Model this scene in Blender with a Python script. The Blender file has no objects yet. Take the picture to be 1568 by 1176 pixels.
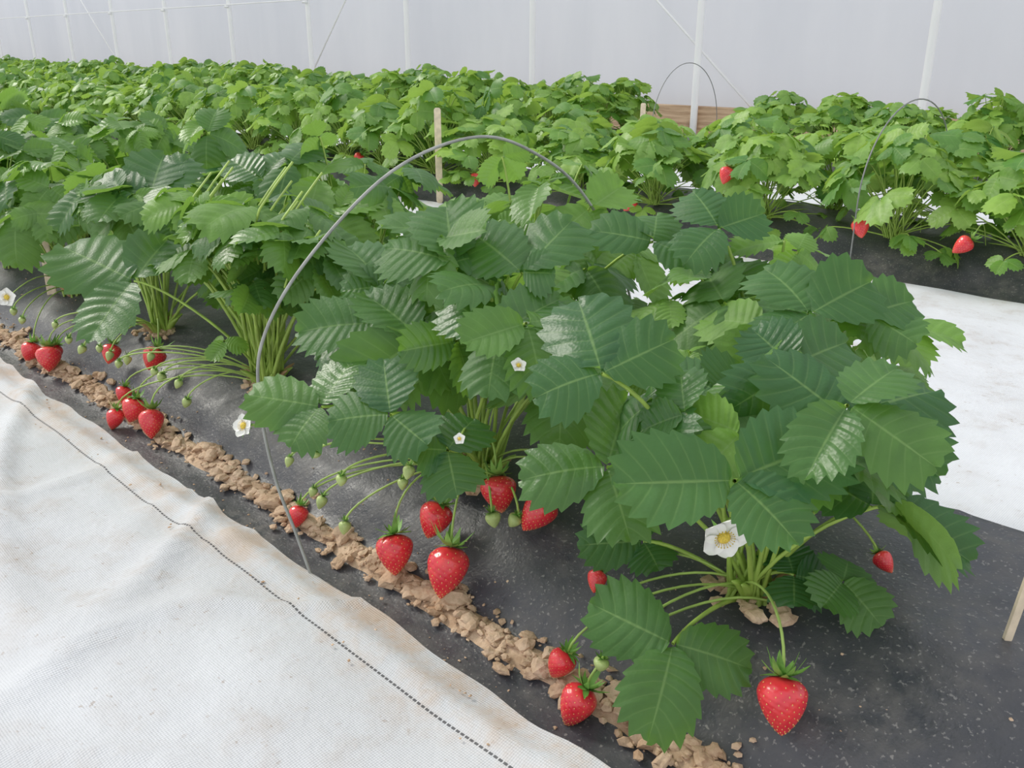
import bpy, math, random
import numpy as np
from mathutils import Vector, noise, Matrix
random.seed(7); rng=np.random.default_rng(7)
SC=bpy.context.scene
COL=SC.collection

# ------------------------------------------------------------------ helpers
def V(*a): return np.array(a,dtype=float)
def nrm(v):
    v=np.asarray(v,dtype=float); l=np.linalg.norm(v); return v/(l if l>1e-9 else 1)

class MB:
    """mesh accumulator"""
    def __init__(s): s.v=[];s.f=[];s.m=[];s.uv=[];s.t=[];s.n=0
    def add(s,verts,faces,mat=0,uv=None,tint=(.5,.5,.5)):
        verts=np.asarray(verts,dtype=float)
        k=len(verts)
        s.v.append(verts); n=s.n
        s.f.extend([tuple(i+n for i in f) for f in faces])
        s.m.extend([mat]*len(faces) if isinstance(mat,int) else mat)
        s.uv.append(np.asarray(uv,dtype=float) if uv is not None else np.zeros((k,2)))
        s.t.append(np.tile(np.array([*tint,1.0]),(k,1)))
        s.n+=k
    def mesh(s,name,mats,smooth=True):
        me=bpy.data.meshes.new(name)
        vs=np.vstack(s.v)
        me.from_pydata(vs.tolist(),[],s.f)
        for m in mats: me.materials.append(m)
        me.polygons.foreach_set('material_index',np.array(s.m,dtype=np.int32))
        me.polygons.foreach_set('use_smooth',np.full(len(s.f),smooth))
        uvl=me.uv_layers.new(name='UVMap')
        li=np.empty(len(me.loops),dtype=np.int32); me.loops.foreach_get('vertex_index',li)
        uvl.data.foreach_set('uv',np.vstack(s.uv)[li].ravel())
        ca=me.color_attributes.new('tint','FLOAT_COLOR','POINT')
        ca.data.foreach_set('color',np.vstack(s.t).ravel())
        me.update()
        return me
    def obj(s,name,mats,smooth=True,parent=None):
        o=bpy.data.objects.new(name,s.mesh(name,mats,smooth)); COL.objects.link(o)
        if parent: o.parent=parent
        return o

def tube(mb,pts,rad,mat=0,sides=6,tint=(.5,.5,.5),caps=True):
    pts=np.asarray(pts,dtype=float); n=len(pts)
    rad=np.full(n,rad) if np.isscalar(rad) else np.asarray(rad)
    T=np.gradient(pts,axis=0); T/=np.maximum(np.linalg.norm(T,axis=1)[:,None],1e-9)
    ref=V(0,0,1) if abs(T[0][2])<.9 else V(1,0,0)
    X=nrm(np.cross(T[0],ref)); vs=[]
    for i in range(n):
        X=nrm(X-T[i]*np.dot(X,T[i])); Y=np.cross(T[i],X)
        for k in range(sides):
            a=2*math.pi*k/sides
            vs.append(pts[i]+rad[i]*(math.cos(a)*X+math.sin(a)*Y))
    fs=[]
    for i in range(n-1):
        for k in range(sides):
            a=i*sides+k;b=i*sides+(k+1)%sides
            fs.append((a,b,b+sides,a+sides))
    if caps:
        fs.append(tuple(range(sides))[::-1]); fs.append(tuple((n-1)*sides+k for k in range(sides)))
    mb.add(vs,fs,mat,None,tint)

def bez(a,b,c,d,n=9):
    t=np.linspace(0,1,n)[:,None]
    return (1-t)**3*a+3*(1-t)**2*t*b+3*(1-t)*t*t*c+t**3*d

# ------------------------------------------------------------------ materials
def newmat(name):
    m=bpy.data.materials.new(name); m.use_nodes=True
    nt=m.node_tree; nt.nodes.clear()
    out=nt.nodes.new('ShaderNodeOutputMaterial'); b=nt.nodes.new('ShaderNodeBsdfPrincipled')
    nt.links.new(b.outputs[0],out.inputs[0])
    return m,nt,b,out
def N(nt,t,**k):
    n=nt.nodes.new(t)
    for a,v in k.items(): setattr(n,a,v)
    return n
def math_(nt,op,a,b=None,clamp=False):
    n=nt.nodes.new('ShaderNodeMath'); n.operation=op; n.use_clamp=clamp
    for i,x in enumerate([a,b]):
        if x is None: continue
        if isinstance(x,(int,float)): n.inputs[i].default_value=x
        else: nt.links.new(x,n.inputs[i])
    return n.outputs[0]
def mix(nt,f,a,b,mode='MIX'):
    n=nt.nodes.new('ShaderNodeMix'); n.data_type='RGBA'; n.blend_type=mode
    for i,x in ((0,f),(6,a),(7,b)):
        if isinstance(x,(int,float)): n.inputs[i].default_value=x
        elif isinstance(x,tuple): n.inputs[i].default_value=(*x,1)
        else: nt.links.new(x,n.inputs[i])
    return n.outputs[2]
def ramp(nt,x,p0,p1,c0=0,c1=1):
    n=nt.nodes.new('ShaderNodeMapRange'); n.clamp=True
    nt.links.new(x,n.inputs[0])
    for i,v in enumerate((p0,p1,c0,c1)): n.inputs[i+1].default_value=v
    return n.outputs[0]
def noise_(nt,scale,detail=3,vec=None,rough=.5):
    n=N(nt,'ShaderNodeTexNoise'); n.inputs['Scale'].default_value=scale; n.inputs['Detail'].default_value=detail
    n.inputs['Roughness'].default_value=rough
    if vec is not None: nt.links.new(vec,n.inputs['Vector'])
    return n.outputs['Fac']
def bump(nt,h,b,strength=.3,dist=.002):
    n=N(nt,'ShaderNodeBump'); n.inputs['Strength'].default_value=strength; n.inputs['Distance'].default_value=dist
    nt.links.new(h,n.inputs['Height']); nt.links.new(n.outputs[0],b.inputs['Normal']); return n

def leaf_mat(name,dark,light,vein,under,trans,vstr=.2,rough=.5):
    m,nt,b,out=newmat(name)
    uv=N(nt,'ShaderNodeUVMap'); uv.uv_map='UVMap'
    sep=N(nt,'ShaderNodeSeparateXYZ'); nt.links.new(uv.outputs[0],sep.inputs[0])
    at=N(nt,'ShaderNodeAttribute'); at.attribute_name='tint'
    ts=N(nt,'ShaderNodeSeparateColor'); nt.links.new(at.outputs['Color'],ts.inputs[0])
    col=mix(nt,ts.outputs[0],dark,light)
    tc=N(nt,'ShaderNodeTexCoord')
    nz=noise_(nt,45,4,tc.outputs['Object'])
    col=mix(nt,ramp(nt,nz,.35,.75,0,.35),col,tuple(x*.5 for x in dark))
    fr=math_(nt,'PINGPONG',sep.outputs[1],.5)          # 0 at vein, .5 between veins
    du=math_(nt,'ABSOLUTE',math_(nt,'SUBTRACT',sep.outputs[0],.5))
    vn=math_(nt,'MULTIPLY',ramp(nt,fr,.02,.09,1,0),ramp(nt,du,.25,.5,1,.25))
    mr=ramp(nt,du,.006,.024,1,0)
    vm=math_(nt,'MAXIMUM',math_(nt,'MULTIPLY',vn,vstr),math_(nt,'MULTIPLY',mr,.45))
    col=mix(nt,vm,col,vein)
    geo=N(nt,'ShaderNodeNewGeometry')
    col=mix(nt,math_(nt,'MULTIPLY',geo.outputs['Backfacing'],.65),col,under)
    nt.links.new(col,b.inputs['Base Color'])
    nt.links.new(ramp(nt,ts.outputs[1],.2,.8,rough-.12,rough+.12),b.inputs['Roughness'])
    b.inputs['Specular IOR Level'].default_value=.5
    v=N(nt,'ShaderNodeTexVoronoi'); v.inputs['Scale'].default_value=330
    nt.links.new(tc.outputs['Object'],v.inputs['Vector'])
    h=math_(nt,'ADD',math_(nt,'MULTIPLY',v.outputs['Distance'],.5),math_(nt,'ADD',math_(nt,'MULTIPLY',nz,1.2),math_(nt,'MULTIPLY',math_(nt,'POWER',math_(nt,'MULTIPLY',fr,2.0),.6),.6)))
    bump(nt,h,b,.4,.0012)
    tr=N(nt,'ShaderNodeBsdfTranslucent')
    tcol=mix(nt,.6,col,trans); nt.links.new(tcol,tr.inputs['Color'])
    mx=N(nt,'ShaderNodeMixShader'); mx.inputs[0].default_value=.32
    nt.links.new(b.outputs[0],mx.inputs[1]); nt.links.new(tr.outputs[0],mx.inputs[2]); nt.links.new(mx.outputs[0],out.inputs[0])
    return m
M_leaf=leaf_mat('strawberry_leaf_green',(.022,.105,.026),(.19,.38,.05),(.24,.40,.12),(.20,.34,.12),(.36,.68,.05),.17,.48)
M_leaf_far=leaf_mat('strawberry_leaf_painted_sun',(.045,.18,.026),(.30,.51,.075),(.36,.5,.15),(.30,.45,.15),(.50,.80,.06),.12,.55)  # brighter leaf copy: sunlight on the far rows painted into the colours

def simple(name,col,rough=.5,var=0.0,scale=30,spec=.5,bumps=0):
    m,nt,b,out=newmat(name)
    tc=N(nt,'ShaderNodeTexCoord')
    nz=noise_(nt,scale,4,tc.outputs['Object'])
    c=mix(nt,ramp(nt,nz,.3,.7),tuple(x*(1-var) for x in col),tuple(min(1,x*(1+var)) for x in col))
    nt.links.new(c,b.inputs['Base Color']); b.inputs['Roughness'].default_value=rough
    b.inputs['Specular IOR Level'].default_value=spec
    if bumps: bump(nt,nz,b,bumps,.003)
    return m
M_stem=simple('petiole_green',(.32,.47,.08),.5,.25,40)
M_ped=simple('pedicel_green',(.33,.48,.10),.5,.2,40)
M_sepal=simple('calyx_green',(.17,.36,.06),.55,.3,90)
M_petal=simple('petal_white',(.88,.88,.84),.6,.04,50,.3)
M_yel=simple('flower_centre_yellow',(.72,.52,.06),.7,.3,700,bumps=.4)
M_seed=simple('achene_yellow',(.88,.50,.14),.35,.2,60)
M_green=simple('unripe_green',(.42,.52,.18),.4,.2,60)
M_brown=simple('dry_bract_brown',(.40,.25,.12),.8,.4,60,bumps=.4)
def berry_mat():
    m,nt,b,out=newmat('ripe_berry_red')
    at=N(nt,'ShaderNodeAttribute'); at.attribute_name='tint'
    ts=N(nt,'ShaderNodeSeparateColor'); nt.links.new(at.outputs['Color'],ts.inputs[0])
    tc=N(nt,'ShaderNodeTexCoord'); nz=noise_(nt,70,3,tc.outputs['Object'])
    c=mix(nt,ramp(nt,nz,.3,.7),(.68,.014,.035),(.86,.045,.05))
    c=mix(nt,ts.outputs[0],c,(.85,.40,.18))
    nt.links.new(c,b.inputs['Base Color']); b.inputs['Roughness'].default_value=.30
    b.inputs['Coat Weight'].default_value=.35; b.inputs['Coat Roughness'].default_value=.18
    b.inputs['Subsurface Weight'].default_value=.15; b.inputs['Subsurface Scale'].default_value=.003
    b.inputs['Subsurface Radius'].default_value=(1,.2,.1)
    return m
M_berry=berry_mat()

def plastic_mat():
    m,nt,b,out=newmat('black_plastic_mulch')
    tc=N(nt,'ShaderNodeTexCoord'); o=tc.outputs['Object']
    n1=noise_(nt,9,5,o,.6); n2=noise_(nt,260,2,o); n3=noise_(nt,45,4,o,.6)
    dust=math_(nt,'MULTIPLY',ramp(nt,n1,.38,.70),ramp(nt,n3,.35,.7))
    c=mix(nt,math_(nt,'ADD',.06,math_(nt,'MULTIPLY',dust,.6)),(.036,.039,.050),(.18,.165,.15))
    sp=ramp(nt,n2,.62,.70); c=mix(nt,math_(nt,'MULTIPLY',sp,.42),c,(.38,.36,.34))
    nt.links.new(c,b.inputs['Base Color'])
    r=ramp(nt,n3,.3,.7,.36,.58); nt.links.new(r,b.inputs['Roughness'])
    bump(nt,math_(nt,'ADD',n3,math_(nt,'MULTIPLY',n2,.3)),b,.4,.004)
    return m
M_plastic=plastic_mat()

def fabric_mat(name,line_y=None,edge=None,k=1.0):
    m,nt,b,out=newmat(name)
    tc=N(nt,'ShaderNodeTexCoord'); o=tc.outputs['Object']
    sep=N(nt,'ShaderNodeSeparateXYZ'); nt.links.new(o,sep.inputs[0])
    n1=noise_(nt,3.5,5,o,.6); n2=noise_(nt,22,5,o,.65); n3=noise_(nt,120,3,o)
    c=mix(nt,ramp(nt,n1,.35,.7),(.60*k,.62*k,.655*k),(.50*k,.51*k,.53*k))
    st=math_(nt,'MULTIPLY',ramp(nt,n2,.48,.70),ramp(nt,n1,.38,.58))
    c=mix(nt,math_(nt,'MULTIPLY',st,.5),c,(.40,.34,.29))
    sp=math_(nt,'MULTIPLY',ramp(nt,n3,.64,.70),ramp(nt,n2,.45,.6))
    c=mix(nt,math_(nt,'MULTIPLY',sp,.5),c,(.30,.22,.16))
    y=sep.outputs[1]
    if edge is not None:
        e=math_(nt,'MULTIPLY',ramp(nt,y,edge-.08,edge-.005),ramp(nt,n2,.36,.60))
        c=mix(nt,math_(nt,'MULTIPLY',e,.6),c,(.52,.38,.27))
    if line_y is not None:
        d=math_(nt,'ABSOLUTE',math_(nt,'SUBTRACT',y,line_y))
        inl=math_(nt,'LESS_THAN',d,.0013)
        ds=math_(nt,'GREATER_THAN',math_(nt,'FRACT',math_(nt,'MULTIPLY',sep.outputs[0],170)),.25)
        c=mix(nt,math_(nt,'MULTIPLY',inl,math_(nt,'MULTIPLY',ds,.85)),c,(.03,.03,.035))
    nt.links.new(c,b.inputs['Base Color']); b.inputs['Roughness'].default_value=.65
    b.inputs['Specular IOR Level'].default_value=.3
    wv=N(nt,'ShaderNodeTexWave'); wv.inputs['Scale'].default_value=130; nt.links.new(o,wv.inputs['Vector']); wv.bands_direction='X'
    wv2=N(nt,'ShaderNodeTexWave'); wv2.inputs['Scale'].default_value=130; nt.links.new(o,wv2.inputs['Vector']); wv2.bands_direction='Y'
    h=math_(nt,'ADD',math_(nt,'MULTIPLY',math_(nt,'ADD',wv.outputs['Fac'],wv2.outputs['Fac']),.07),n2)
    bump(nt,h,b,.5,.007)
    return m
M_fab=fabric_mat('white_woven_groundcover',.415,.46)
M_fab2=fabric_mat('white_woven_groundcover_b',k=1.15)

def soil_mat():
    m,nt,b,out=newmat('dry_tan_soil')
    tc=N(nt,'ShaderNodeTexCoord'); o=tc.outputs['Object']
    n1=noise_(nt,25,5,o,.65); n2=noise_(nt,180,4,o,.6)
    c=mix(nt,ramp(nt,n1,.35,.65),(.42,.27,.165),(.68,.50,.35))
    c=mix(nt,math_(nt,'MULTIPLY',ramp(nt,n2,.5,.75),.4),c,(.30,.19,.11))
    nt.links.new(c,b.inputs['Base Color']); b.inputs['Roughness'].default_value=.9
    b.inputs['Specular IOR Level'].default_value=.15
    bump(nt,n2,b,.7,.003)
    return m
M_soil=soil_mat()

def wall_mat():
    m,nt,b,out=newmat('translucent_poly_film')
    tc=N(nt,'ShaderNodeTexCoord'); o=tc.outputs['Object']
    mp=N(nt,'ShaderNodeMapping'); mp.inputs['Scale'].default_value=(1,1,.25); nt.links.new(o,mp.inputs[0])
    n1=noise_(nt,1.2,5,mp.outputs[0],.6)
    c=mix(nt,ramp(nt,n1,.3,.7),(.66,.705,.775),(.76,.80,.86))
    nt.links.new(c,b.inputs['Base Color']); b.inputs['Roughness'].default_value=.4
    bump(nt,n1,b,.4,.06)
    tr=N(nt,'ShaderNodeBsdfTranslucent'); nt.links.new(c,tr.inputs['Color'])
    mx=N(nt,'ShaderNodeMixShader'); mx.inputs[0].default_value=.5
    nt.links.new(b.outputs[0],mx.inputs[1]); nt.links.new(tr.outputs[0],mx.inputs[2]); nt.links.new(mx.outputs[0],out.inputs[0])
    return m
M_wall=wall_mat()
M_post=simple('galvanized_post',(.97,.97,.96),.3,.02,5)
M_wire=simple('grey_wire',(.20,.21,.20),.45,.2,40)
M_wirel=simple('light_wire',(.30,.31,.29),.45,.25,40)
M_stake=simple('pale_wood_stake',(.78,.65,.47),.7,.15,60,bumps=.2)
def board_mat():
    m,nt,b,out=newmat('weathered_brown_board')
    tc=N(nt,'ShaderNodeTexCoord'); o=tc.outputs['Object']
    mp=N(nt,'ShaderNodeMapping'); mp.inputs['Scale'].default_value=(.5,1,9); nt.links.new(o,mp.inputs[0])
    n1=noise_(nt,5,6,mp.outputs[0],.65)
    c=mix(nt,ramp(nt,n1,.35,.7),(.36,.22,.12),(.78,.56,.36))
    n2=noise_(nt,3.5,2,o); c=mix(nt,math_(nt,'MULTIPLY',ramp(nt,n2,.55,.66),.7),c,(.15,.075,.045))
    nt.links.new(c,b.inputs['Base Color']); b.inputs['Roughness'].default_value=.8
    bump(nt,n1,b,.4,.01); return m
M_board=board_mat()

# ------------------------------------------------------------------ ground surfaces
def nz(x,y,z=0): return noise.noise(Vector((x,y,z)))
def grid_obj(name,xs,ys,zf,mat,yf=None):
    nx,ny=len(xs),len(ys); vs=[]
    for x in xs:
        for y in ys:
            yy=y if yf is None else yf(x,y)
            vs.append((x,yy,zf(x,yy)))
    fs=[(i*ny+j,(i+1)*ny+j,(i+1)*ny+j+1,i*ny+j+1) for i in range(nx-1) for j in range(ny-1)]
    mb=MB(); mb.add(vs,fs,0); return mb.obj(name,[mat])
XF=list(np.arange(-26,-3,.25))+list(np.arange(-3,.8,.015))+list(np.arange(.8,3.01,.2))
XC=list(np.arange(-26,-4,.25))+list(np.arange(-4,1.0,.05))+list(np.arange(1.0,3.01,.2))
PY=[.44,.50,.545,.58,.63,.70,.95,1.01,1.06]
PZ=[.004,.004,.014,.05,.08,.10,.10,.05,.006]
def prof(y): return float(np.interp(y,PY,PZ))

grid_obj('soil_ground',np.arange(-30,5.1,1.0),np.arange(-4,8.1,1.0),lambda x,y:-.012,M_soil)
def fz(x,y):
    w=.006*nz(x*3+y*2,y*5-x)+.004*nz(x*9,y*3,3)+.004*abs(nz(x*2.3+y*6,y*1.5,7))
    w+=.011*math.exp(-(nz(x*1.3+y*2.4,y*.7-x*.5,11)/.05)**2)+.006*math.exp(-(nz(x*3.1-y*1.4,y*2.2+x,17)/.04)**2)
    ridge=.007*math.exp(-((y-.438-.006*math.sin(x*5))/.012)**2)
    return .008+w+ridge
def fyf(x,y):
    k=max(0,(y-.30)/.16)
    return y+k*(.008*nz(x*4,0,5)+.006*nz(x*13,0,9))
grid_obj('ground_fabric_walkway',XF,list(np.arange(-3,-.6,.2))+list(np.arange(-.6,.3,.02))+list(np.arange(.3,.471,.01)),fz,M_fab,fyf)
f2=lambda x,y:.010+.006*nz(x*2,y*4,2)+.004*nz(x*6,y*8,4)
grid_obj('ground_fabric_walkway',XC,np.arange(1.03,2.29,.05),f2,M_fab2)
grid_obj('ground_fabric_walkway',XC,np.arange(2.90,4.11,.06),f2,M_fab2)
grid_obj('ground_fabric_walkway',XC,np.arange(4.72,5.55,.08),f2,M_fab2)
def bedz(off):
    def g(x,y):
        yy=(y-off)
        p=prof(yy)
        a=.006*nz(x*4,y*7,1)+.0025*nz(x*14,y*18,2)+.003*abs(nz(x*5+y*22,y*9,8))+.002*math.exp(-(nz(x*4+y*6,y*4-x*2,21)/.05)**2)
        k=min(1,max(.12,p/.06))
        return p+a*k
    return g
ysb=list(np.arange(.445,.72,.011))+list(np.arange(.72,.95,.02))+list(np.arange(.95,1.07,.015))
grid_obj('raised_bed_mulch',XF,ysb,bedz(0),M_plastic)
grid_obj('raised_bed_mulch',XC,[y+1.79 for y in ysb[::2]]+[2.86],bedz(1.79),M_plastic)
grid_obj('raised_bed_mulch',XC,[y+3.60 for y in ysb[::2]]+[4.67],bedz(3.60),M_plastic)

# soil clods
def clod_template(seed,sub=1):
    import bmesh
    bm=bmesh.new(); bmesh.ops.create_icosphere(bm,subdivisions=sub,radius=1)
    vs=[]
    for v in bm.verts:
        p=v.co; k=1+.45*noise.noise(p*1.3+Vector((seed*7.1,0,0)))+.28*noise.noise(p*3+Vector((0,seed*3.3,0)))
        vs.append((p.x*k,p.y*k,p.z*k*.7))
    fs=[tuple(v.index for v in f.verts) for f in bm.faces]; bm.free()
    return np.array(vs),fs
CT=[clod_template(i,2 if i<4 else 1) for i in range(9)]
def rrot():
    return np.array(Matrix.Rotation(random.uniform(-.5,.5),3,'X')@Matrix.Rotation(random.uniform(0,6.28),3,'Z'))
mb=MB()
xs=np.arange(-5,.9,.02)
vs=[]
yy=np.linspace(.505,.552,8)
for x in xs:
    w=.010*nz(x*6,1)
    for j,y in enumerate(yy):
        e=math.sin(math.pi*j/7)
        vs.append((x,y+w*(1 if j<4 else .6),prof(y)+.009*e-.005+.005*nz(x*30,y*40)*e))
n8=8
fs=[(i*n8+j,(i+1)*n8+j,(i+1)*n8+j+1,i*n8+j+1) for i in range(len(xs)-1) for j in range(7)]
mb.add(vs,fs,0)
def clod(x,y,z,r):
    t,f=CT[random.randrange(4) if r>.006 else 4+random.randrange(5)]
    R=rrot(); sc=np.array([random.uniform(.8,1.4),random.uniform(.7,1.1),random.uniform(.6,1)])*r
    mb.add((t*sc)@R.T+V(x,y,z),f,0)
for i in range(2600):
    x=.6-4.0*random.random()**1.2; r=random.choice([.0015,.002,.003,.004,.005,.007])*random.uniform(.7,1.3)
    y=random.gauss(.527,.012)+.010*nz(x*6,1)
    clod(x,y,prof(y)+.004+r*.3,r)
for i in range(170):
    x=.5-3.2*random.random(); r=random.uniform(.006,.0145); y=random.gauss(.528,.011)+.008*nz(x*6,1)
    clod(x,y,prof(y)+.006+r*.2,r)
for i in range(500):
    x=.5-3.5*random.random(); y=random.choice([random.uniform(.40,.50),random.uniform(.55,.66)]); r=random.uniform(.0007,.002)
    clod(x,y,(prof(y) if y>.47 else .012)+r*.5,r)
CROWN_F=[(-.34,.67),(-.70,.665),(-1.16,.655),(-1.53,.66),(-1.92,.66),(-2.3,.66),(-2.7,.66),(-3.1,.66),(-3.5,.66)]
CROWN_B=[(-.47,.90),(-.86,.90),(-1.26,.90),(-1.66,.90),(-2.05,.9),(-2.45,.9),(-2.85,.9),(-3.25,.9),(-3.65,.9),(-4.1,.9)]
for (cx,cy) in CROWN_F[:4]:
    for i in range(26):
        a=random.random()*6.28; d=.045*random.random()**.5; clod(cx+d*math.cos(a),cy+d*math.sin(a)*.8-.01,prof(cy)+.004,random.uniform(.004,.010))
mb.obj('soil_clods',[M_soil],False)

# ------------------------------------------------------------------ leaf templates
def leaflet_template(NT,MM,fold,cup,curl,twist,seed,plump=.43,sub=4,pleat=.0065,tz=.033):
    R=sub*NT; vs=[];uv=[]
    for i in range(R+1):
        t=i/R; ph=math.pi*t
        ym=.955*t**1.5
        ye=(1-math.cos(ph))/2
        xe=plump*math.sin(ph)**.90*(1-.22*math.cos(ph))*(1+.03*math.sin(seed+t*5))
        f=(i%sub)/sub
        tooth=tz*math.cos(2*math.pi*f) if .12<t<.97 else 0
        ox,oy=nrm((max(xe,.06),(ye-.45)*.75))
        xe2=max(xe+ox*tooth,0.003)
        ye2=ye+oy*tooth+(tz*.8*math.cos(2*math.pi*f) if .12<t<.93 else 0)
        for j in range(-MM,MM+1):
            a=abs(j)/MM; sg=1 if j>=0 else -1
            x=sg*xe2*a; y=ym+(ye2-ym)*(a**1.2)
            pl=pleat*(1-math.cos(2*math.pi*f))*math.sin(math.pi*min(a,.93))**.6*min(1,t*4)*(1+.5*math.sin(seed*3+i*.7)) if a>0 else 0
            z=pl+fold*abs(x)-cup*x*x-curl*y*y+twist*x*y+.026*math.sin(6*y+seed)*a*a+.05*math.sin(seed*2+y*3.5)*sg*a+.012*math.sin(9*y+seed*sg*2)*a
            vs.append((x,y,z)); uv.append((.5+.5*sg*a,i/sub))
    W=2*MM+1
    fs=[(i*W+j,i*W+j+1,(i+1)*W+j+1,(i+1)*W+j) for i in range(R) for j in range(W-1)]
    return np.array(vs),fs,np.array(uv)
HI=[leaflet_template([9,10,8,9,10,9,8,10,9,8][k],4,[.18,.42,.0,.28,.5,.12,.22,-.1,.35,.1][k],[.35,.6,.45,.8,.5,.9,.3,.5,.2,.7][k],[.12,.2,.05,.32,.16,.4,.1,.22,.0,.28][k],[.0,.12,-.18,.06,-.08,.18,-.12,0,.1,-.05][k],k*1.7,[.43,.45,.42,.44,.42,.46,.48,.43,.45,.44][k]) for k in range(10)]
LO=[leaflet_template(7,3,[.2,.4,.0,.3,.15][k],[.35,.6,.4,.7,.5][k],[.12,.25,.05,.35,.2][k],[0,.15,-.15,.05,.1][k],k*1.7,.43,2,.010,.032) for k in range(5)]

def add_leaflet(mb,base,tip,nh,T,mat=0,tint=(.4,.5,.5),wmin=0):
    base=np.asarray(base);tip=np.asarray(tip)
    d=tip-base; L=np.linalg.norm(d); Y=d/L
    Z=nrm(nh-Y*np.dot(nh,Y)); X=np.cross(Y,Z)
    W=max(L,wmin)
    loc,fs,uv=T
    P=base+np.outer(loc[:,0]*W,X)+np.outer(loc[:,1]*L,Y)+np.outer(loc[:,2]*L,Z)
    mb.add(P,fs,mat,uv,(tint[0],random.uniform(.1,.9),.5))

def petiole(mb,C,J,rad=.0019,mat=1,n=8,tint=(.5,.5,.5)):
    C=np.asarray(C);J=np.asarray(J); h=J[2]-C[2]; o=J-C; o[2]=0
    c1=C+o*.25+V(0,0,max(h,.03)*.5)+rng.normal(0,.006,3)
    c2=C+o*.8+V(0,0,max(h,.0)*.92+.01)
    pts=bez(C,c1,c2,J,n)
    tube(mb,pts,np.linspace(rad*1.25,rad*.8,n),mat,5,caps=False)

def trifoliate(mb,J,head,nh,s,TS,mat=0,tint=(.4,.5,.5),droop=.12):
    n=nrm(nh); h=nrm(head-n*np.dot(head,n)); x=np.cross(h,n)
    for ang,k in ((0,1.0),(math.radians(random.uniform(72,100)),.93),(-math.radians(random.uniform(72,100)),.93)):
        d=h*math.cos(ang)+x*math.sin(ang)
        tip=J+d*s*k-n*s*droop*random.uniform(-.8,3.4)
        b=J+d*s*.05
        tn=n+rng.normal(0,.2,3)
        tt=tuple(np.clip(np.array(tint)+rng.normal(0,.05,3),0,1))
        add_leaflet(mb,b,tip,tn,random.choice(TS),mat,tt)

TO_CAM=V(.70,-.71,0)
def filler(mb,C,n,H,R,TS,size,mat=0,front=False,tintr=(.05,.6),camlean=.25,youngp=.12,low=.08,openfront=False):
    for i in range(n):
        az=2*math.pi*(i*.618+random.uniform(-.08,.08))
        u=(i+.5)/n
        r=R*math.sqrt(u)*random.uniform(.85,1.1)
        z=H*math.sqrt(max(low,1-(.80*u)))*random.uniform(.74,1.06)
        out=V(math.cos(az),math.sin(az),0)
        J=np.array(C)+out*r+V(0,0,z)
        if front:
            J[1]=max(J[1],.555+random.uniform(0,.05))
            if out[1]<.0 and J[2]<.25: J[2]=random.uniform(.25,.33)
            if J[1]<.6 and J[2]<.24: J[2]=.26
            if openfront and J[1]<C[1]+.05 and J[2]<.33: J[2]=random.uniform(.32,.38); J[1]=max(J[1],.60)
        nh=V(0,0,1)+out*random.uniform(.1,.9)+TO_CAM*camlean*random.random()+rng.normal(0,.28,3)
        head=out+rng.normal(0,.5,3)*V(1,1,0)
        s=size*random.uniform(.62,1.2)
        tb=random.uniform(*tintr)
        if random.random()<youngp: tb=random.uniform(.7,1.0); s*=.75
        trifoliate(mb,J,head,nh,s,TS,mat,(tb,.5,.5))
        cc=np.array(C)+V(random.uniform(-.02,.02),random.uniform(-.02,.02),0)
        petiole(mb,cc,J)

def crown_stuff(mb,C):
    for i in range(14):
        a=random.random()*6.28; d=V(math.cos(a),math.sin(a),0)
        p=np.array(C)+d*.01
        tube(mb,bez(p,p+d*.008+V(0,0,.02),p+d*.02+V(0,0,.03),p+d*.03+V(0,0,.035),5),[.004,.005,.0045,.003,.001],1 if i%3 else 2,5)

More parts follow.
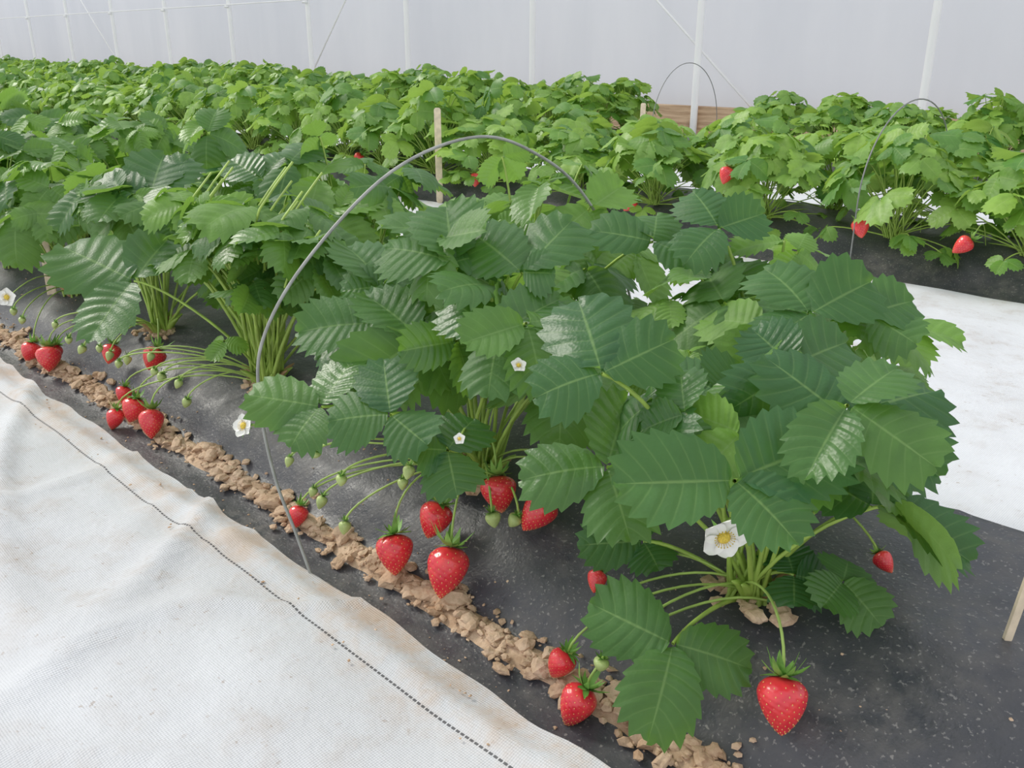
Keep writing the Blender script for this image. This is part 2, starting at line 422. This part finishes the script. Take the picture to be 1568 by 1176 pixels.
# explicit leaves (junction, three tips) in mm, owner crown
EX=[
(0,(-293,530,276),(-354,464,273),(-254,615,298),(-236,527,252)),
(0,(-337,534,109),(-406,506,128),(-280,568,99),(-311,475,69)),
(0,(-266,644,299),(-340,642,333),(-224,730,320),(-190,660,271)),
(0,(-247,677,215),(-168,704,191),(-298,664,232),(-268,720,245)),
(0,(-422,534,325),(-490,578,377),(-397,599,344),(-450,485,315)),
(0,(-423,547,237),(-449,606,277),(-473,492,234),(-377,521,203)),
(1,(-583,579,312),(-651,573,341),(-571,652,341),(-555,529,276)),
(1,(-683,611,361),(-759,578,380),(-752,661,416),(-660,658,372)),
(1,(-610,637,358),(-694,638,398),(-616,721,401),(-585,659,357)),
(1,(-639,486,240),(-691,519,279),(-681,441,238),(-591,491,220)),
(1,(-721,462,232),(-784,416,240),(-740,518,268),(-717,418,210)),
(1,(-757,562,290),(-817,498,288),(-722,618,300),(-778,602,319)),
(2,(-1280,523,253),(-1414,476,293),(-1312,598,303),(-1247,431,194)),
(1,(-822,627,307),(-907,636,351),(-825,691,339),(-856,587,304)),
(10,(-367,774,336),(-432,800,378),(-340,845,362),(-379,722,319)),
(0,(-350,713,304),(-397,720,329),(-326,772,320),(-330,691,284)),
(2,(-1170,648,304),(-1267,655,352),(-1162,710,329),(-1167,613,286)),
(1,(-592,516,208),(-599,557,230),(-614,494,208),(-554,493,179)),
(0,(-302,668,129),(-324,686,147),(-273,686,124),(-288,645,112)),
(0,(-426,611,136),(-468,566,134),(-455,622,155),(-401,604,121)),
(0,(-391,662,282),(-425,603,270),(-392,695,298),(-439,649,298)),
(10,(-343,851,325),(-293,853,303),(-358,877,344),(-318,896,335)),
(0,(-263,680,135),(-223,674,114),(-265,650,122),(-267,698,145)),
(3,(-1443,637,345),(-1530,569,353),(-1468,724,398),(-1512,701,407)),
(12,(-1321,769,369),(-1399,758,400),(-1347,838,414),(-1272,772,348)),
(11,(-611,860,357),(-677,820,369),(-639,909,393),(-557,876,339)),
(10,(-533,874,381),(-591,904,422),(-506,924,392),(-539,821,358)),
(4,(-1913,671,290),(-1994,614,301),(-1946,730,334),(-1878,640,259)),
]
NEX=nrm(V(.70*.55,-.71*.55,.83))
PMB={}
def pmb(i):
    if i not in PMB: PMB[i]=MB()
    return PMB[i]
def crown(i):
    x,y=(CROWN_F[i] if i<10 else CROWN_B[i-10]); return V(x,y,prof(y)-.004)
for own,J,*tips in EX:
    mb=pmb(own); J=V(*J)/1000
    n=nrm(NEX+rng.normal(0,.08,3)); base=random.uniform(.0,.25)
    for q in tips:
        q=V(*q)/1000
        d=q-J
        tn=nrm(n+rng.normal(0,.13,3))
        add_leaflet(mb,J+d*.04,q+n*0.004,tn,random.choice(HI),0,(np.clip(base+random.uniform(-.06,.08),0,1),.5,.5),wmin=.072 if J[2]>.2 else .058)
    petiole(mb,crown(own)+V(random.uniform(-.012,.012),random.uniform(-.012,.012),0),J-n*.001,.0021,n=12)
# fillers bed 1
fr_n=[20,26,24,28,26,24,24,22,22]
for i in range(len(CROWN_F)):
    filler(pmb(i),crown(i),fr_n[i],.29 if i else .23,.17 if i else .12,HI,.080 if i else .07,front=True,tintr=(.0,.55) if i<2 else (.1,.7),openfront=(i in(2,3)),youngp=.16)
    crown_stuff(pmb(i),crown(i))
for i in range(len(CROWN_B)):
    filler(pmb(10+i),crown(10+i),30 if i else 26,.33 if i else .28,.20 if i else .17,HI,.082,tintr=(.1,.85),youngp=.28)
    crown_stuff(pmb(10+i),crown(10+i))
# open fan of petioles on the walkway side of the third plant, canopy carried high above
C=crown(2)
for k in range(46):
    a=random.uniform(-3.1,.1); rr=random.uniform(.03,.17)
    e=V(math.cos(a)*rr+.01,max(-.075,math.sin(a)*rr*.7),random.uniform(.18,.27))
    petiole(pmb(2),C+V(random.uniform(-.022,.022),random.uniform(-.018,.018),0),C+e,random.uniform(.0018,.0027),n=9)
    if k%3==0: trifoliate(pmb(2),C+e,V(math.cos(a),math.sin(a)*.5,0),V(0,0,1)+TO_CAM*.2+rng.normal(0,.25,3),random.uniform(.05,.07),HI,0,(random.uniform(.1,.5),.5,.5))
    elif k%3==1:
        pts=bez(C+e,C+e+V(0,0,.02),C+e+V(.01,.03,.05),C+e+V(.01,.06,.08),4); tube(pmb(2),pts,.0017,1,5)
trifoliate(pmb(2),C+V(.03,-.08,.10),V(.3,-.8,.1),V(.3,-.5,.8),.035,HI,0,(.9,.5,.5)); petiole(pmb(2),C,C+V(.03,-.08,.10))
for own,mb in sorted(PMB.items()):
    mb.obj('strawberry_plant',[M_leaf,M_stem,M_brown])

# far plants variants
def far_variant(seed,mat,n,H,R,size,tr):
    random.seed(seed); mb=MB()
    filler(mb,V(0,0,0),n,H,R,LO,size,tintr=tr,camlean=.3,low=.02)
    for k in range(10):
        a=random.uniform(0,6.28); e=V(math.cos(a)*R*1.05,math.sin(a)*R*1.05,random.uniform(-.01,.07))
        trifoliate(mb,e,V(math.cos(a),math.sin(a),0),V(math.cos(a)*.5,math.sin(a)*.5,1),size*.6,LO,0,(random.uniform(.2,.8),.5,.5)); petiole(mb,V(0,0,0),e)
    return mb.mesh('strawberry_foliage',[mat,M_stem,M_brown])
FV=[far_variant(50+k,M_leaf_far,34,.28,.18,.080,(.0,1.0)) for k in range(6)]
def row_of(name,spec):
    e=bpy.data.objects.new(name,None); COL.objects.link(e)
    for (x,y,s) in spec:
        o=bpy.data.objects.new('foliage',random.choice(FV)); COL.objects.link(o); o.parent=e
        o.location=(x,y,.09); o.rotation_euler=(0,0,random.uniform(0,6.28)); o.scale=(s,s,s*random.uniform(.82,1.15))
random.seed(11)
sp=[]
for y in (2.43,2.70):
    x=-.60 if y<2.5 else -.85
    while x>-13:
        right=x>-2.3
        sp.append((x+random.uniform(-.03,.03),y+random.uniform(-.02,.02),.95 if right else 1.04)); x-=.37 if right else .34
row_of('strawberry_plant_row',sp)
sp=[]
for y in (4.25,4.50):
    x=-.6
    while x>-21:
        if not(-3.45<x<-2.45): sp.append((x+random.uniform(-.03,.03),y+random.uniform(-.02,.02),.95 if x>-2.5 else 1.15))
        x-=.36
row_of('strawberry_plant_row',sp)

# ------------------------------------------------------------------ berries
def prf(t):
    if t<.28: return .52*math.sqrt(max(0,1-(1-t/.28)**2))*.999+.0
    return .52*(1-((t-.28)/.72)**1.75)**.85
def berry_template(nu=44,nv=38,seeds=150):
    SL=1.22
    sd=[]
    for i in range(seeds):
        t=.07+.89*(i+.5)/seeds; a=i*2.39996; r=prf(t); sd.append((r*math.cos(a),r*math.sin(a),-SL*t,a,t))
    sd=np.array(sd); vs=[]
    for j in range(nv+1):
        t=j/nv
        r=max(prf(min(t,.9999)),1e-4)
        for i in range(nu):
            a=2*math.pi*i/nu; p=V(r*math.cos(a),r*math.sin(a),-SL*t)
            d=np.min(np.linalg.norm(sd[:,:3]-p,axis=1))
            k=1-.08*math.exp(-(d/.040)**2)
            p[:2]*=k; vs.append(p)
    fs=[(j*nu+i,(j+1)*nu+i,(j+1)*nu+(i+1)%nu,j*nu+(i+1)%nu) for j in range(nv) for i in range(nu)]
    fs.append(tuple(range(nu)))
    return np.array(vs),fs,sd
BT,BF,BS=berry_template()
def basis(zaxis):
    z=nrm(zaxis); x=nrm(np.cross(V(.3,1,.1),z)); y=np.cross(z,x); return np.column_stack([x,y,z])
def sepals(mb,c,B,r,n=10,l=.42,mat=0,lift=.35):
    for k in range(n):
        a=2*math.pi*(k+random.uniform(-.2,.2))/n; L=l*random.uniform(.8,1.25); w=.10
        d=V(math.cos(a),math.sin(a),0); s=V(-math.sin(a),math.cos(a),0)
        up=random.uniform(-.1,lift); vs=[]
        for q,(tt,ww) in enumerate(((0,.6),(.3,1),(.65,.8),(1,.05))):
            c0=d*(L*tt)+V(0,0,.02+up*tt*tt*L*2)
            vs+= [c0-s*w*ww,c0+V(0,0,-.015),c0+s*w*ww]
        vs=np.array(vs)*r; vs=vs@B.T+c
        fs=[(q*3+m,q*3+m+1,q*3+m+4,q*3+m+3) for q in range(3) for m in range(2)]
        mb.add(vs,fs,mat)
def berry(center,w,tipdir,src=None,mat=M_berry,name='ripe_strawberry',pale=0,elong=1.0,ns=True):
    mb=MB(); B=basis(-np.array(tipdir,dtype=float))
    c=np.asarray(center)-nrm(tipdir)*w*.58
    vs=BT.copy(); vs[:,2]*=elong
    rx=1+.10*random.uniform(-1,1); vs[:,0]*=rx
    bx,by=random.uniform(-.08,.08),random.uniform(-.08,.08); bend=lambda p:(p[...,2]/1.22)**2
    vs[:,0]+=bx*bend(vs); vs[:,1]+=by*bend(vs)
    t=-vs[:,2]/1.22/elong
    P=(vs*w)@B.T+c
    mb.add(P,BF,0)
    tt=np.tile(np.array([0,.5,.5,1.0]),(len(vs),1)); tt[:,0]=np.clip((t-.84)/.16,0,1)*pale
    mb.t[-1]=tt
    if ns:
        for s in BS:
            a=s[3]; rad=V(math.cos(a),math.sin(a),.25*(-1 if s[4]>.3 else 1)); rad=nrm(rad); tan=V(-math.sin(a),math.cos(a),0); mer=np.cross(rad,tan)
            z=s[2]*elong; p=V(s[0]*rx*.945+bx*(z/1.22)**2,s[1]*.945+by*(z/1.22)**2,z)
            q=np.array([p+rad*.022,p+tan*.014,p+mer*.026,p-tan*.014,p-mer*.026])*w
            mb.add(q@B.T+c,[(0,1,2),(0,2,3),(0,3,4),(0,4,1)],1)
    sepals(mb,c,B,w,10,.50,2,.5); sepals(mb,c,B,w,6,.34,2,.9)
    if src is not None:
        src=np.array(src)
        tube(mb,bez(c,c+V(0,0,1)*w*1.0-nrm(tipdir)*w*.6,src+V(0,0,.05)+(c-src)*.35,src,14),.0013,3,5,caps=False)
    return mb.obj(name,[mat,M_seed if mat is M_berry else M_green,M_sepal,M_ped])
random.seed(3)
dn=(.22,-.30,-.93)
A_=lambda i:crown(i)+V(0,0,.01)
BL=[((-254,570,74),39,dn,0,0),((-412,501,22),33,(-.25,-.45,-.85),0,.6),((-448,521,35),26,(-.3,-.3,-.8),0,0),
((-621,537,52),43,(.15,-.35,-.93),1,0),((-697,526,43),40,(.3,-.25,-.9),1,0),((-679,569,76),36,(-.1,-.4,-.9),1,.2),
((-620,613,112),38,(.35,-.2,-.9),1,.7),((-567,618,108),36,(-.2,-.5,-.7),1,0),((-467,594,82),19,(.2,-.6,-.5),0,0),
((-873,514,28),23,(.1,-.4,-.9),1,.5),
((-1273,514,34),36,(.4,-.3,-.8),2,0),((-1335,514,36),36,(0,-.4,-.9),2,0),((-1359,494,22),27,(0,-.3,-.9),2,0),((-1398,526,42),25,(0,-.4,-.9),2,.2),
((-1678,510,38),42,(.4,-.3,-.8),3,0),((-1768,509,32),34,(0,-.4,-.9),4,.2),((-1517,561,75),31,(0,-.4,-.9),3,0),((-1394,581,90),36,(0,-.5,-.8),3,0),
((-262,770,115),17,(.6,-.2,-.4),10,.3),((-1710,530,40),30,(-.2,-.4,-.8),3,.3)]
for c,w,t,o,p in BL:
    berry(V(*c)/1000,w/1000,t,A_(o)+V(random.uniform(-.02,.02),-.01,0),pale=p,elong=random.uniform(.88,1.1))
# unripe fruit
UR=[((-775,515,50),13,1),((-600,585,100),15,1),((-585,600,100),13,1),((-860,530,60),10,1),((-840,528,55),12,1),((-690,545,140),12,1),((-720,560,110),11,1),
((-1200,540,80),12,2),((-1230,545,100),11,2),((-1300,550,90),13,2),((-1420,550,90),12,2),((-1480,545,85),12,3),((-1560,530,80),13,3),((-1600,525,90),11,3),((-1820,520,80),12,4),((-1860,520,90),12,4),((-1350,560,110),11,2),
((-400,520,60),12,0),((-440,560,70),11,0),((-900,525,90),10,1),((-545,640,150),11,1),((-760,505,120),11,1),((-800,500,140),10,1),((-1250,520,120),10,2),((-1450,520,110),10,3),((-1380,520,100),11,2),((-1640,520,110),10,3)]
for c,w,o in UR:
    berry(V(*c)/1000,w/1000*1.1,(random.uniform(-.5,.5),random.uniform(-.6,0),-.9),A_(o),M_green,'unripe_strawberry',elong=random.uniform(.85,1.1))
# far berries
for c in [(-970,2275,133),(-717,2275,125),(-1375,2270,230),(-1704,2265,109),(-2400,2260,120),(-3100,2260,140),(-3000,4100,130),(-4100,4080,140),(-1500,4060,150),(-5200,2250,140)]:
    w=.042; c=V(*c)/1000; berry(c,w,(random.uniform(-.6,.6),-.3,-.6),V(c[0],2.45 if c[1]<3 else 4.25,.1))

# ------------------------------------------------------------------ flowers
def flower(c,R,face,src):
    mb=MB(); c=V(*c)/1000; B=basis(face)
    for k in range(5):
        a=2*math.pi*k/5+.3; d=V(math.cos(a),math.sin(a),0); s=V(-math.sin(a),math.cos(a),0); vs=[]
        nr=8; nc=7
        for i in range(nr):
            t=i/(nr-1); wd=.50*math.sin(math.pi*min(.95,(.10+.85*t)**.9))**.55
            for j in range(nc):
                u=-1+2*j/(nc-1)
                p=d*(.16+.80*t-.10*u*u*t)+s*wd*u+V(0,0,.12*t*t+.10*u*u-.06*math.sin(t*3)+.025*(k%2)+.03*math.sin(u*4+k))
                vs.append(p*R)
        fs=[(i*nc+j,i*nc+j+1,(i+1)*nc+j+1,(i+1)*nc+j) for i in range(nr-1) for j in range(nc-1)]
        mb.add(np.array(vs)@B.T+c,fs,0)
    vs=[];n=14
    for i in range(6):
        ph=i/5*math.pi/2
        for j in range(n):
            a=2*math.pi*j/n; rr=.26*math.cos(ph)*(1+.08*((i+j)%2)); vs.append(V(rr*math.cos(a),rr*math.sin(a),.03+.20*math.sin(ph))*R)
    fs=[(i*n+j,i*n+(j+1)%n,(i+1)*n+(j+1)%n,(i+1)*n+j) for i in range(5) for j in range(n)]
    mb.add(np.array(vs)@B.T+c,fs,1)
    for k in range(20):  # stamens
        a=2*math.pi*k/20; d=V(math.cos(a),math.sin(a),0)
        p0=d*.2;p1=d*.36+V(0,0,.18)
        tube(mb,np.array([p0*R,p1*R,(p1+d*.05)*R])@B.T+c,[R*.012,R*.012,R*.038],1,4)
    sepals(mb,c-B[:,2]*R*.08,B,R,10,.75,2,-.05)
    src=np.array(src)
    tube(mb,bez(c-B[:,2]*R*.08,c-B[:,2]*R*1.2,src+V(0,0,.08)+(c-src)*.4,src,10),.0011,3,5,caps=False)
    mb.obj('strawberry_flower',[M_petal,M_yel,M_sepal,M_ped])
random.seed(5)
flower((-302,538,222),.0195,(.72,-.62,-.12),A_(0))
flower((-824,430,190),.014,(.2,-.8,.5),A_(1))
flower((-540,560,296),.008,(.6,-.3,.7),A_(1)); flower((-570,512,228),.006,(.5,-.6,.5),A_(1))
flower((-1731,478,152),.018,(.7,-.6,.2),A_(4))
flower((-937,2500,350),.018,(.5,-.6,.5),(-.9,2.5,.1))

# ------------------------------------------------------------------ wire hoops
def catmull(P,k=8):
    P=[V(*p) for p in P]; P=[2*P[0]-P[1]]+P+[2*P[-1]-P[-2]]; out=[]
    for i in range(1,len(P)-2):
        for j in range(k):
            t=j/k; out.append(.5*((2*P[i])+(-P[i-1]+P[i+1])*t+(2*P[i-1]-5*P[i]+4*P[i+1]-P[i+2])*t*t+(-P[i-1]+3*P[i]-3*P[i+1]+P[i+2])*t**3))
    out.append(P[-2]); return out
def hoop(x,y0,y1,h,leg,r,mat,lean=0):
    mb=MB(); pts=[]
    for k in range(8): pts.append((x,y0,-.02+(leg+.02)*k/8))
    for k in range(33):
        a=math.pi-math.pi*k/32
        pts.append((x+lean*math.sin(a),(y0+y1)/2+(y1-y0)/2*math.cos(a),leg+(h-leg)*math.sin(a)))
    for k in range(1,9): pts.append((x,y1,leg-(leg+.02)*k/8))
    tube(mb,pts,r,0,8); return mb.obj('wire_hoop',[mat])
mb=MB(); tube(mb,catmull([(-.765,.468,-.02),(-.80,.467,.05),(-.835,.467,.11),(-.847,.465,.19),(-.848,.475,.267),(-.835,.53,.35),(-.81,.635,.44),(-.785,.745,.472),(-.765,.83,.445),(-.75,.90,.39),(-.745,.98,.28),(-.745,1.04,.12),(-.745,1.05,-.02)]),.0019,0,8); mb.obj('wire_hoop',[M_wirel])
hoop(-.98,2.26,2.86,.44,.2,.0020,M_wire)
hoop(-2.95,4.08,4.72,.49,.15,.0022,M_wire)
hoop(-3.0,.47,1.06,.43,.15,.0018,M_wire)

# wooden stakes
def stake(base,top,w,th):
    base=V(*base);top=V(*top); mb=MB(); z=nrm(top-base); x=nrm(V(.71,.70,0)-z*np.dot(V(.71,.70,0),z)); y=np.cross(z,x)
    L=np.linalg.norm(top-base); secs=[(0,.3),(.02,1),(L*.5,1.0),(L-.008,1),(L-.003,.85),(L,.55)]
    vs=[];c=8
    for (h,k) in secs:
        for i in range(c):
            a=2*math.pi*(i+.5)/c
            cx=math.copysign(abs(math.cos(a))**.35,math.cos(a));cy=math.copysign(abs(math.sin(a))**.35,math.sin(a))
            vs.append(base+z*h+x*cx*w*.5*k+y*cy*th*.5)
    fs=[(i*c+j,i*c+(j+1)%c,(i+1)*c+(j+1)%c,(i+1)*c+j) for i in range(len(secs)-1) for j in range(c)]+[tuple(range(c))[::-1],tuple((len(secs)-1)*c+j for j in range(c))]
    mb.add(vs,fs,0); return mb.obj('wooden_stake',[M_stake],False)
stake((-.145,.742,.085),(-.127,.75,.30),.007,.005)
stake((-2.62,2.28,.0),(-2.62,2.28,.36),.026,.006)
stake((-3.01,4.08,.0),(-3.01,4.08,.29),.028,.006)
stake((-2.00,.64,.05),(-1.86,.60,.325),.020,.005)

# ------------------------------------------------------------------ tunnel wall
def wall_section():
    p=[(5.5,z) for z in np.linspace(0,1.6,9)]
    for k in range(1,13):
        a=k/12*math.radians(60); p.append((5.5-2.6*(1-math.cos(a)),1.6+2.6*math.sin(a)))
    return p
sec=wall_section(); mb=MB()
xs=np.arange(-30,4.1,.5); vs=[(x,y+.0,z) for x in xs for y,z in sec]; m_=len(sec)
fs=[(i*m_+j,(i+1)*m_+j,(i+1)*m_+j+1,i*m_+j+1) for i in range(len(xs)-1) for j in range(m_-1)]
mb.add(vs,fs,0); mb.obj('wall_back',[M_wall])
mb=MB(); tube(mb,[(0,y-.14-.02*(z>1.6),z) for y,z in sec],.024,0,12)
for zz in (.98,): tube(mb,[(-.035,5.33,zz),(.035,5.33,zz)],.012,0,8)
pm=mb.mesh('steel_hoop_post',[M_post])
for n in range(-2,19):
    o=bpy.data.objects.new('steel_hoop_post',pm); COL.objects.link(o); o.location=(-2.03-1.5*n,0,0)
mb=MB(); tube(mb,[(x,5.335,1.0) for x in np.linspace(-29,3,20)],.006,0,8); mb.obj('steel_purlin',[M_post])
for x0,x1 in ((-3.12,-5.0),(-8.3,-6.6),(-12.5,-14.2)):
    mb=MB(); tube(mb,[(x0,5.44,.18),((x0+x1)/2,5.40,.99),(x1,5.37,1.8)],.008,0,8); mb.obj('diagonal_brace',[M_post])
# baseboard timber, with plank seams
mb=MB()
x=-29.5
while x<3.5:
    L=3.0; vs=[]
    prf_=[(5.405,.0),(5.40,.006),(5.40,.186),(5.405,.192),(5.44,.192),(5.44,0)]
    for xx in (x+.003,x+L-.003):
        for y,z in prf_: vs.append((xx,y+random.uniform(-.001,.001),z+.005))
    fs=[(j,(j+1)%6,6+(j+1)%6,6+j) for j in range(6)]+[tuple(range(6))[::-1],tuple(range(6,12))]
    mb.add(vs,fs,0); x+=L
mb.obj('baseboard_back',[M_board],False)

# ------------------------------------------------------------------ light
w=bpy.data.worlds.new('sky'); SC.world=w; w.use_nodes=True; nt=w.node_tree; nt.nodes.clear()
bg=nt.nodes.new('ShaderNodeBackground'); ow=nt.nodes.new('ShaderNodeOutputWorld'); nt.links.new(bg.outputs[0],ow.inputs[0])
bg.inputs[0].default_value=(.94,.96,1.0,1); bg.inputs[1].default_value=1.05
sl=bpy.data.lights.new('sun','SUN'); sl.energy=2.4; sl.angle=math.radians(18); sl.color=(1,.96,.86)
so=bpy.data.objects.new('sun',sl); COL.objects.link(so)
dirn=Vector((-1.0,-.15,.80)); so.rotation_euler=dirn.to_track_quat('Z','Y').to_euler()

SC.view_settings.view_transform='Standard'; SC.view_settings.look='None'; SC.view_settings.gamma=1.08
cam=bpy.data.cameras.new('camera'); cam.sensor_width=36; cam.lens=31.5; cam.clip_start=.02
co=bpy.data.objects.new('camera',cam); COL.objects.link(co)
co.location=(0,0,.57); co.rotation_euler=(math.radians(90-20.6),0,math.radians(90-45.6))
SC.camera=co
